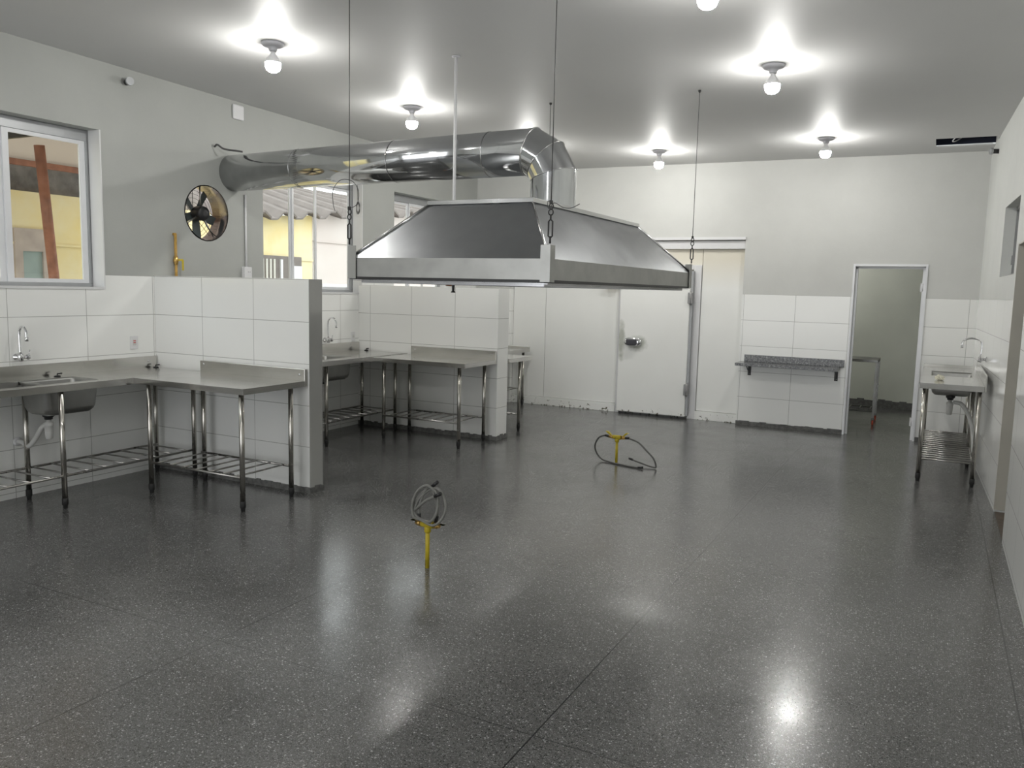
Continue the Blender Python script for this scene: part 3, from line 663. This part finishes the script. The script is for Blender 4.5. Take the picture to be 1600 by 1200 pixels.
# ================================================================ DUCT
dy, dz, dr = 5.62, 2.72, .172
duct = thing('exhaust_duct', 'shiny round exhaust duct from the left wall bending down onto the hood', 'duct', (-2.6, dy, zr+.024))
def circ(c, ex, ez, r, n=48):   # section circle: in-plane dir (ex,ez) and Y
    return [(c[0]+ex*r*math.cos(a), dy+r*math.sin(a), c[2]+ez*r*math.cos(a)) for a in [2*PI*k/n for k in range(n)]]
ox, oz, Rc = -2.60-.25, dz-.25, .25    # bend centre; centreline radius .25
# miter sections: planes through the bend centre at angles from vertical
def miter(theta):
    # direction from bend centre in xz: (sin t, cos t); ellipse centre at polygon vertex
    k = 1/math.cos(math.radians(15)); return [(ox+math.sin(theta)*(Rc+dr*math.cos(a))*k, dy+dr*math.sin(a), oz+math.cos(theta)*(Rc+dr*math.cos(a))*k) for a in [2*PI*j/48 for j in range(48)]]
th = [math.radians(t_) for t_ in (15, 45, 75)]
b = B(); b.rings([[(LX+.002, dy+.32+dr*math.sin(a), dz+.03+dr*math.cos(a)) for a in [2*PI*k/48 for k in range(48)]], miter(th[0])], cap=False); o = b.build('horizontal_pipe', 'duct', duct); o.modifiers.new('s', 'SOLIDIFY').thickness = .002
b = B(); b.rings([miter(th[0]), miter(th[1])], cap=False); o = b.build('elbow_gore', 'duct', duct)
b = B(); b.rings([miter(th[1]), miter(th[2])], cap=False); o = b.build('elbow_gore', 'duct', duct)
b = B(); bot = [(ox+Rc+dr*math.cos(a), dy+dr*math.sin(a), zr+.024) for a in [2*PI*j/48 for j in range(48)]]
b.rings([miter(th[2]), bot], cap=False); o = b.build('vertical_pipe', 'duct', duct)
for t_ in th:
    r0 = miter(t_); ctr = Vector((sum(p[0] for p in r0)/48, dy, sum(p[2] for p in r0)/48)); b = B(); b.tube([ctr+(Vector(p)-ctr)*1.012 for p in r0], .0035, 6, closed=True); b.build('gore_seam', 'seam', duct)
for xj in (-5.25, -4.1, -3.15):
    kk = (ox-xj)/(ox-LX); b = B(); b.lathe((xj, dy+.32*kk, dz+.03*kk), [(dr+.0005, -.004), (dr+.0025, -.001), (dr+.0025, .001), (dr+.0005, .004)], 'X', 48, cap=False); b.build('joint_band', 'ductseam', duct)
b = B(); b.lathe((ox+Rc, dy, zr+.023), [(dr+.03, .0), (dr+.03, .004), (dr+.002, .006), (dr+.002, .03)], n=48); b.build('base_collar', 'seam', duct)
b = B(); b.tube(spline([(LX+.002, 5.72, 2.97), (LX+.04, 5.72, 2.985), (LX+.08, 5.76, 2.95), (LX+.16, 5.84, 2.94), (LX+.20, 5.88, 2.935)], 8), .009, 10)
tag(b.build('black_cable', 'wire', origin=(LX, 5.72, 2.97)), 'short black cable from the wall onto the duct end', 'cable')

# ================================================================ LAMPS
def lamp(x, y, label, zc=None):
    z = (cz(x, y) if zc is None else zc); t = thing('ceiling_lamp', label, 'lamp', (x, y, z), 'bare bulb ceiling lamps')
    b = B(); b.lathe((x, y, z), [(.082, -.0005), (.082, -.012), (.070, -.026), (.050, -.032), (.034, -.036), (.028, -.055), (.026, -.062)], n=28); b.build('base', 'lampbase', t)
    b = B(); b.lathe((x, y, z-.06), [(.017, 0), (.018, -.018), (.032, -.038), (.050, -.060), (.0575, -.078), (.0585, -.084)], n=24); b.build('bulb_neck', 'white', t)
    b = B(); b.lathe((x, y, z-.1442), [(.0575, 0), (.0575, -.012), (.055, -.030), (.046, -.050), (.030, -.062), (.010, -.067)], n=20); b.build('bulb_globe', 'bulb', t)
for x, y, l in ((-4.47, 4.69, 'lit bulb on the ceiling, nearest the left wall, above the near bay'),
                (-4.66, 6.76, 'lit bulb on the ceiling just above the horizontal duct'),
                (-3.09, 9.68, 'lit bulb on the ceiling right of the duct elbow'),
                (-4.45, 8.85, 'lit bulb on the ceiling hidden behind the duct elbow'),
                (-1.22, 6.50, 'lit bulb on the ceiling in the middle of the right row'),
                (-1.18, 9.45, 'lit bulb on the ceiling nearest the back wall in the right row'),
                (-1.22, 4.55, 'lit bulb at the top edge of the picture, only its underside showing'),
                (-4.4, 1.9, 'added unseen fill bulb on the ceiling behind the camera on the left'),  # from here down: unseen bulbs added as fill light
                (-1.2, 1.3, 'added unseen fill bulb on the ceiling above the camera'),
                (-2.9, -1.2, 'added unseen fill bulb on the ceiling far behind the camera')):
    lamp(x, y, l)
lamp(-1.65, 12.6, 'added unseen bulb brightening the small back room', 2.9)  # added out of view to brighten the back room

# ================================================================ GAS STUBS
def gas(x, y, h, label, hoses):
    t = thing('gas_outlet', label, 'gas outlet', (x, y, 0))
    b = B(); b.cyl((x, y, 0), (x, y, h-.02), .0135, 14); b.build('riser_pipe', 'yellow', t)
    b = B(); b.lathe((x, y, h-.05), [(.016, 0), (.021, .003), (.021, .03), (.018, .035)], n=16); b.cyl((x-.042, y, h), (x+.042, y, h), .021, 16); b.build('tee', 'yellow', t)
    for s_ in (-1, 1):
        b = B(); b.cyl((x+s_*.042, y, h), (x+s_*.085, y, h), .013, 12); b.lathe((x+s_*.062, y, h), [(.018, -.012), (.018, .012)], 'X', 6); v = b.build('valve', 'brass', t)
        hb = B(); hb.hexa([(x+s_*.06-.008, y-.012, h+.012), (x+s_*.06+.008, y-.012, h+.012), (x+s_*.06+.008, y+.012, h+.012), (x+s_*.06-.008, y+.012, h+.012),
            (x+s_*.105-.014, y-.016, h+hoses['kz']), (x+s_*.105+.014, y-.016, h+hoses['kz']), (x+s_*.105+.014, y+.016, h+hoses['kz']), (x+s_*.105-.014, y+.016, h+hoses['kz'])]); hb.build('valve_lever', 'yellow', v)
    for pts in hoses['paths']:
        ho = B(); P = spline(pts, 8); ho.tube(P, .0085, 10); h_ = ho.build('hose', hoses['mat'], t)
        e = Vector(P[-1]); dd = (e-Vector(P[-3])).normalized(); c = B(); c.tube([e-dd*.005, e+dd*.045], .011, 10); c.build('end_cap', 'black', h_)
        e = Vector(P[0]); dd = (Vector(P[2])-e).normalized(); c = B(); c.tube([e-dd*.005, e+dd*.04], .0125, 10); c.build('coupling', 'black', h_)
gx, gy, gh = -2.63, 4.02, .272
loopA = [(gx-.062, gy, gh+.02), (gx-.06, gy, gh+.10), (gx-.045, gy+.01, gh+.17), (gx, gy+.01, gh+.225), (gx+.06, gy, gh+.20), (gx+.075, gy-.01, gh+.12), (gx+.062, gy-.02, gh+.06),
         (gx+.02, gy-.02, gh+.02), (gx-.04, gy-.02, gh+.03), (gx-.09, gy-.01, gh+.06), (gx-.095, gy, gh+.12), (gx-.055, gy+.015, gh+.18), (gx-.01, gy+.02, gh+.21), (gx+.02, gy+.02, gh+.235)]
loopB = [(gx+.052, gy+.01, gh+.02), (gx+.062, gy+.01, gh+.09), (gx+.05, gy+.01, gh+.15), (gx+.025, gy+.005, gh+.22), (gx-.02, gy, gh+.235), (gx-.075, gy-.01, gh+.19), (gx-.10, gy-.02, gh+.11),
         (gx-.085, gy-.025, gh+.04), (gx-.03, gy-.03, gh+.03), (gx+.05, gy-.02, gh+.005), (gx+.105, gy-.01, gh+.05), (gx+.125, gy, gh+.12), (gx+.10, gy+.01, gh+.19), (gx+.05, gy+.015, gh+.225), (gx-.02, gy+.015, gh+.195), (gx-.07, gy+.0, gh+.14), (gx-.088, gy-.01, gh+.08), (gx-.06, gy-.02, gh+.10), (gx+.0, gy-.03, gh+.15), (gx+.07, gy-.03, gh+.19)]
gas(gx, gy, gh, 'yellow gas stub with coiled grey hoses tied on top, nearest the camera', {'kz': .012, 'mat': 'hose', 'paths': [loopA, loopB]})
gx, gy, gh = -2.695, 7.49, .268
gas(gx, gy, gh, 'yellow gas stub with two hoses drooping onto the floor, in the middle of the room', {'kz': .05, 'mat': 'hosedark', 'paths': [
    [(gx-.085, gy, gh), (gx-.13, gy, gh+.005), (gx-.20, gy+.02, gh-.03), (gx-.245, gy+.04, gh-.11), (gx-.235, gy+.06, gh-.19), (gx-.17, gy+.05, .02), (gx-.05, gy+.0, .009), (gx+.08, gy-.05, .009), (gx+.22, gy-.08, .009), (gx+.26, gy-.085, .012)],
    [(gx+.085, gy, gh), (gx+.12, gy, gh), (gx+.22, gy, gh-.03), (gx+.31, gy-.01, gh-.10), (gx+.38, gy-.01, .10), (gx+.405, gy, .03), (gx+.39, gy+.0, .012), (gx+.30, gy+.02, .022), (gx+.18, gy+.08, .034), (gx+.135, gy+.10, .040)]]})

# ================================================================ WALL FITTINGS
# axial fan in the round hole
fan = thing('exhaust_fan', 'round axial exhaust fan set through the left wall below the duct', 'fan', (LX-.09, fy, fz))
b = B(); b.lathe((LX, fy, fz), [(fr-.002, .004), (fr-.002, -WT-.02), (fr-.012, -WT-.02), (fr-.012, -.02), (fr-.010, .004)], 'X', 48, cap=False); b.build('housing_ring', steel('fan_sleeve', (.42, .40, .42), .25), fan)
xm = LX-.11
b = B(); b.lathe((xm, fy, fz), [(.02, .085), (.062, .08), (.068, .06), (.068, -.02), (.06, -.03)], 'X', 24); mo = b.build('motor', 'black', fan)
b = B(); b.lathe((xm-.035, fy, fz), [(.045, .01), (.05, 0), (.045, -.03)], 'X', 20); b.build('hub', 'fanblade', fan)
for k in range(5):
    a = math.radians(270+72*k+4); ca, sa = math.cos(a), math.sin(a); bl = B(); rr = []
    for (r_, hw) in ((.04, .028), (.12, .036), (.20, .040), (.238, .038)):
        rr.append([(xm-.045+sx*.0+dx_, fy+ca*r_-sa*s2*hw, fz+sa*r_+ca*s2*hw) for s2, dx_, sx in ((1, .012, 0), (-1, -.012, 0), (-1, -.015, 0), (1, .009, 0))])
    bl.rings(rr, smooth=False); bl.build('blade', 'fanblade', fan)
for a0 in (92, 212, 305):
    a = math.radians(a0); b = B(); b.cyl((xm+.03, fy+.06*math.cos(a), fz+.06*math.sin(a)), (xm+.03, fy+(fr-.008)*math.cos(a), fz+(fr-.008)*math.sin(a)), .007, 8); b.build('strut', 'galvband', fan)
b = B()
for r_ in (.07, .11, .15, .19, .225): b.tube([(LX-WT-.012, fy+r_*math.cos(a), fz+r_*math.sin(a)) for a in [2*PI*k/32 for k in range(32)]], .0018, 5, closed=True)
for k in range(4):
    a = PI*k/4; b.cyl((LX-WT-.010, fy-math.cos(a)*.248, fz-math.sin(a)*.248), (LX-WT-.010, fy+math.cos(a)*.248, fz+math.sin(a)*.248), .0025, 5)
b.build('guard_grille', 'iron', fan)
b = B(); b.tube(spline([(xm+.05, fy+.02, fz-.07), (xm+.07, fy+.05, fz-.14), (xm+.08, fy+.12, fz-.20), (xm+.08, fy+.15, fz-.205)], 6), .004, 6); b.build('power_lead', 'black', fan)

gp = thing('gas_shutoff_pipe', 'ochre gas pipe with shutoff valve standing off the left wall above the near partition corner', 'pipe', (LX+.02, 5.225, 1.5))
gy_ = 5.225
b = B(); b.cyl((LX+.022, gy_, 1.5), (LX+.022, gy_, 2.12), .0125, 12); b.cyl((LX+.001, gy_-.004, 2.115), (LX+.03, gy_-.004, 2.115), .012, 10); b.build('pipe', 'ochre', gp)
b = B(); b.lathe((LX+.022, gy_, 1.88), [(.018, -.04), (.018, -.02), (.024, -.01), (.024, .012), (.018, .02), (.018, .04)], n=8); b.cyl((LX+.022, gy_, 1.885), (LX+.06, gy_, 1.885), .008, 8); v_ = b.build('shutoff_valve', 'brass', gp)
b = B(); b.box(LX+.055, LX+.063, gy_-.004, gy_+.05, 1.875, 1.893, .003); b.box(LX+.055, LX+.063, gy_+.035, gy_+.055, 1.79, 1.885, .003); b.build('lever', 'yellow', v_)

cd = thing('conduit_box', 'white surface socket box with thin conduit rising to the duct', 'outlet', (LX+.012, 6.09, 1.76))
cy_ = 6.09
b = B(); b.cyl((LX+.012, cy_, 1.80), (LX+.012, cy_, 2.56), .0095, 10); b.build('conduit', 'white', cd)
b = B(); b.box(LX+.0005, LX+.045, cy_-.055, cy_+.045, 1.74, 1.85, .006); bx = b.build('box', 'white', cd)
for dy_ in (-.012, .012):
    b = B(); b.lathe((LX+.0452, cy_+.005+dy_, 1.80), [(.004, 0), (.004, .0008)], 'X', 8); b.build('socket_hole', 'black', bx)
def plate(label, x, y, z, nx, marks=True, hw=.037, hh=.057):
    t = thing('wall_outlet', label, 'outlet', (x, y, z)); b = B(); b.box(x+nx*.0005, x+nx*.009, y-hw, y+hw, z-hh, z+hh, .003); b.build('cover_plate', 'white', t)
    b = B(); b.box(x+nx*.0092, x+nx*.012, y-hw*.45, y+hw*.45, z-hh*.42, z+hh*.42, .001); ins = b.build('insert', 'pvc', t)
    if marks == 'red':
        for dz_ in (.012, -.004):
            b = B(); b.box(x+nx*.0121, x+nx*.0126, y-.012, y+.012, z+dz_, z+dz_+.006); b.build('red_mark', 'red', ins)
    elif marks == 'hole':
        for dy_ in (-.008, .008): b = B(); b.lathe((x+nx*.0121, y+dy_, z), [(.003, 0), (.003, nx*.0006)], 'X', 8); b.build('socket_hole', 'black', ins)
plate('white wall outlet with red marking on the tiles above the near counter', LX, 4.775, 1.152, 1, 'red')
plate('white wall outlet on the tiles above the middle bay counter', LX, 7.79, 1.08, 1, 'hole')
b = B(); b.box(LX+.0005, LX+.02, 5.945, 6.085, 3.27, 3.41, .012); tag(b.build('blank_cover_plate', 'white', origin=(LX, 6.015, 3.34)), 'blank white square cover high on the left wall above the duct', 'cover plate')
def stub(x, y, z, s_, label):
    t = thing('threaded_pipe_stub', label, 'pipe stub', (x, y, z)); b = B(); b.cyl((x, y, z), (x+s_*.075, y-.02, z), .024, 16); b.build('stub', 'iron', t)
    b = B(); b.cyl((x+s_*.055, y-.015, z), (x+s_*.08, y-.022, z), .033, 16); b.build('end_ring', 'alumgrey', t)
stub(LX, 4.78, 3.345, 1, 'dark pipe stub poking out high on the left wall near the ceiling')
stub(xr(9.9)-.001, 9.9, 3.215, -1, 'dark metal pipe stub high on the right wall beside the ceiling hatch')
# coil of dark wire on the reveal of the middle window
b = B()
for k in range(3): b.tube([(LX-.04+.025*math.cos(a), 7.940, 2.60+.012*k+.06*math.sin(a)) for a in [2*PI*j/20 for j in range(20)]], .0028, 6, closed=True)
b.tube([(LX-.04, 7.940, 2.66), (LX-.045, 7.938, 2.80), (LX-.05, 7.938, 2.88)], .003, 6)
tag(b.build('wire_coil', 'wire', origin=(LX-.04, 7.94, 2.6)), 'small coil of dark wire hanging at the right jamb of the middle window', 'cable')
# hatch cable
b = B(); b.tube(spline([(.10, 10.30, zc+.08), (.04, 10.14, zc+.02), (.02, 10.05, zc+.015), (.08, 9.88, zc+.06)], 8), .006, 8)
tag(b.build('hatch_cable', 'white', origin=(.04, 10.1, zc)), 'loop of white cable hanging in the dark ceiling hatch', 'cable')
# yellow bracket under the hood
t = thing('yellow_wall_box', 'small yellow box on the cold room wall just below the hood edge', 'box', (-4.03, 10.79, 1.77))
b = B(); b.box(-4.14, -3.935, 10.70, 10.7955, 1.75, 1.83, .006); o_ = b.build('case', plain('yellow_case', (.72, .52, .22), .4), t)
for dx_ in (-.08, -.03, .03): b = B(); b.box(-4.04+dx_, -4.015+dx_, 10.696, 10.6995, 1.765, 1.785); b.build('red_button' if dx_ < 0 else 'black_button', 'red' if dx_ < 0 else 'black', o_)

# granite shelf
sh = thing('granite_shelf', 'speckled grey granite shelf on two black brackets on the back wall', 'shelf', (-1.6, 10.56, .80))
b = B(); b.box(-2.215, -1.0, 10.40, 10.7195, .795, .83, .003); b.build('slab', 'granite', sh)
b = B(); b.box(-2.16, -.955, 10.695, 10.7195, .8305, .92, .002); b.build('upstand', 'granite', sh)
for x in (-2.09, -1.04):
    b = B(); b.box(x-.02, x+.02, 10.714, 10.7195, .655, .795); b.box(x-.02, x+.02, 10.45, 10.714, .789, .7945); b.hexa([(x-.003, 10.700, .67), (x+.003, 10.700, .67), (x+.003, 10.714, .66), (x-.003, 10.714, .66), (x-.003, 10.50, .789), (x+.003, 10.50, .789), (x+.003, 10.53, .789), (x-.003, 10.53, .789)])
    br = b.build('bracket', 'black', sh); b = B(); b.lathe((x, 10.7135, .675), [(.008, 0), (.008, -.003), (.003, -.005)], 'Y', 10); b.build('screw', 'chrome', br)

# cart in the back room
ct = thing('steel_cart', 'steel cart on red casters standing in the dim back room', 'cart', (-1.1, 11.9, 0))
cx0, cx1, cy0, cy1 = -1.55, -.63, 11.66, 12.18
b = B(); b.box(cx0, cx1, cy0, cy1, .84, .875, .003); b.build('top', 'cartsteel', ct)
for x in (cx0+.015, cx1-.015):
    for y in (cy0+.015, cy1-.015):
        b = B(); b.box(x-.014, x+.014, y-.014, y+.014, .10, .84); lg = b.build('leg', 'cartsteel', ct)
        b = B(); b.cyl((x-.011, y+.02, .036), (x+.011, y+.02, .036), .035, 18); b.build('caster_wheel', 'casterred', lg)
        b = B(); b.box(x-.018, x-.013, y-.012, y+.035, .03, .10); b.box(x+.013, x+.018, y-.012, y+.035, .03, .10); b.box(x-.018, x+.018, y-.014, y+.03, .09, .10); b.build('caster_fork', 'iron', lg)
b = B()
for y in (cy0+.015, cy1-.015): b = B(); b.cyl((cx0, y, .19), (cx1, y, .19), .011, 8); b.build('lower_rail', 'cartsteel', ct)
for i in range(7): b = B(); x = cx0+.07+i*.13; b.cyl((x, cy0+.015, .195), (x, cy1-.015, .195), .008, 8); b.build('lower_slat', 'cartsteel', ct)

# ================================================================ OUTSIDE
b = B(); b.box(-30, -6.6, -12, 34, -.5, -.35); struct(b.build('trim_5', 'yard'))
# yellow then pink neighbour building
yb = thing('yellow_house', 'yellow painted house wall seen through the left windows', 'building', (-10.3, 5, -.35))
b = B(); b.box(-10.4, -10.2, -6, 9.3, -.35, 2.76); b.hexa([(-10.4, 9.3, -.35), (-10.2, 9.3, -.35), (-10.2, 11.65, -.35), (-10.4, 11.65, -.35), (-10.4, 9.3, 2.72), (-10.2, 9.3, 2.72), (-10.2, 11.65, 2.93), (-10.4, 11.65, 2.93)]); b.box(-10.195, -10.17, -6, 11.65, 2.10, 2.13); b.build('wall', 'ywall', yb)
b = B(); b.box(-10.199, -10.15, 6.18, 6.28, .6, 2.02); b.box(-10.199, -10.15, 6.18, 6.62, 2.02, 2.3); b.box(-10.199, -10.15, 6.54, 6.62, .6, 2.02); fr_ = b.build('window_frame', plain('bare_render_surround', (.50, .43, .38), .9, var=.15), yb)
b = B(); b.box(-10.199, -10.18, 6.28, 6.54, .6, 2.02); b.build('pane', plain('greenish_window_glass', (.34, .42, .40), .1), fr_)
b = B(); b.box(-10.7, -10.35, -6, 9.2, 2.76, 3.6); b.build('upper_wall', 'stone', yb)
b = B(); b.box(-10.199, -10.14, 10.0, 11.30, .6, 2.16); an = b.build('lean_to_shutter', 'fibro', yb)
b = B()
for i in range(7): b.box(-10.14, -10.12, 10.05+i*.09, 10.09+i*.09, .6, 2.1)
b.build('shutter_slat', plain('beige_slats', (.62, .60, .54), .6), an)
b = B(); b.box(-10.14, -10.11, 10.75, 10.80, .6, 2.1); b.box(-10.14, -10.11, 10.98, 11.28, .6, 2.0); b.build('white_panel', 'white', an)
pb = thing('pink_house', 'pale pink plastered house beyond the yellow one', 'building', (-10.3, 16, -.35))
b = B(); b.hexa([(-10.4, 11.66, -.35), (-10.2, 11.66, -.35), (-10.2, 19, -.35), (-10.4, 19, -.35), (-10.4, 11.66, 2.93), (-10.2, 11.66, 2.93), (-10.2, 19, 3.62), (-10.4, 19, 3.62)]); b.box(-10.195, -10.17, 11.66, 19, 2.46, 2.48); b.build('wall', 'pwall', pb)
b = B(); b.box(-10.199, -10.13, 11.85, 13.3, .6, 1.70)
b.build('vent_surround', 'white', pb)
b = B()
for i in range(5): b.box(-10.13, -10.10, 11.9, 13.1, 1.0+.14*i, 1.09+.14*i)
b.build('louvre', 'white', pb)
def canopy_mat():
    m = plain('translucent_canopy_sheet', (.62, .59, .55), .8, var=.1, scale=3); nt = m.node_tree; b = nt.nodes['Principled BSDF']; o = [n for n in nt.nodes if n.type == 'OUTPUT_MATERIAL'][0]
    t = nt.nodes.new('ShaderNodeBsdfTranslucent'); t.inputs[0].default_value = (.48, .43, .38, 1); mx = nt.nodes.new('ShaderNodeMixShader'); mx.inputs[0].default_value = .8
    nt.links.new(b.outputs[0], mx.inputs[1]); nt.links.new(t.outputs[0], mx.inputs[2]); nt.links.new(mx.outputs[0], o.inputs[0]); return m
def corrugated(name, label, x0, z0, x1, z1, y0, y1, pitch, amp, mat, thick=.03, rise=0):
    b = B(); n_ = int((y1-y0)/pitch*4); top = []; bt = []
    prof = [0, 1, 1, 0]
    V0 = []; V1 = []
    for i in range(n_+1):
        y = y0+(y1-y0)*i/n_; h = amp*prof[i % 4]
        V0.append((x0, y, z0+h+rise*(y-y0))); V1.append((x1, y, z1+h))
    for i in range(n_):
        b.quad([V0[i], V0[i+1], V1[i+1], V1[i]])
    o = b.build(name, mat, origin=((x0+x1)/2, (y0+y1)/2, z0)); o.modifiers.new('t', 'SOLIDIFY').thickness = thick
    tag(o, label, 'roof'); return o
corrugated('corrugated_roof', 'brown corrugated roof edge over the pink and yellow houses', -9.95, 2.66, -12.6, 3.66, 9.3, 19, .60, .11, 'fibro', rise=.095)
corrugated('metal_roof', 'pale blue-grey metal roof behind the corrugated roof', -13.2, 3.5, -16.0, 4.5, 11.0, 16.6, .3, .05, 'bluetin')
cp = thing('yard_canopy', 'grey canopy over the side passage seen through the near window', 'canopy', (-8.4, 4, 3.1))
b = B(); b.box(-10.34, -6.75, 3.0, 7.7, 3.16, 3.20); b.build('sheet', canopy_mat(), cp)
for y_ in (3.2, 5.2, 7.2): b = B(); b.box(-10.3, -6.8, y_-.02, y_+.02, 3.10, 3.16); b.build('rafter', 'iron', cp)
b = B(); b.box(-10.15, -10.08, 3.0, 7.7, 3.06, 3.13); b.build('beam', 'rust', cp)
b = B(); b.cyl((-8.9, 6.00, -.35), (-8.9, 5.74, 3.14), .055, 16); tag(b.build('rusty_post', 'rust', origin=(-8.9, 5.8, -.35)), 'rusty brown post outside the near window', 'post')
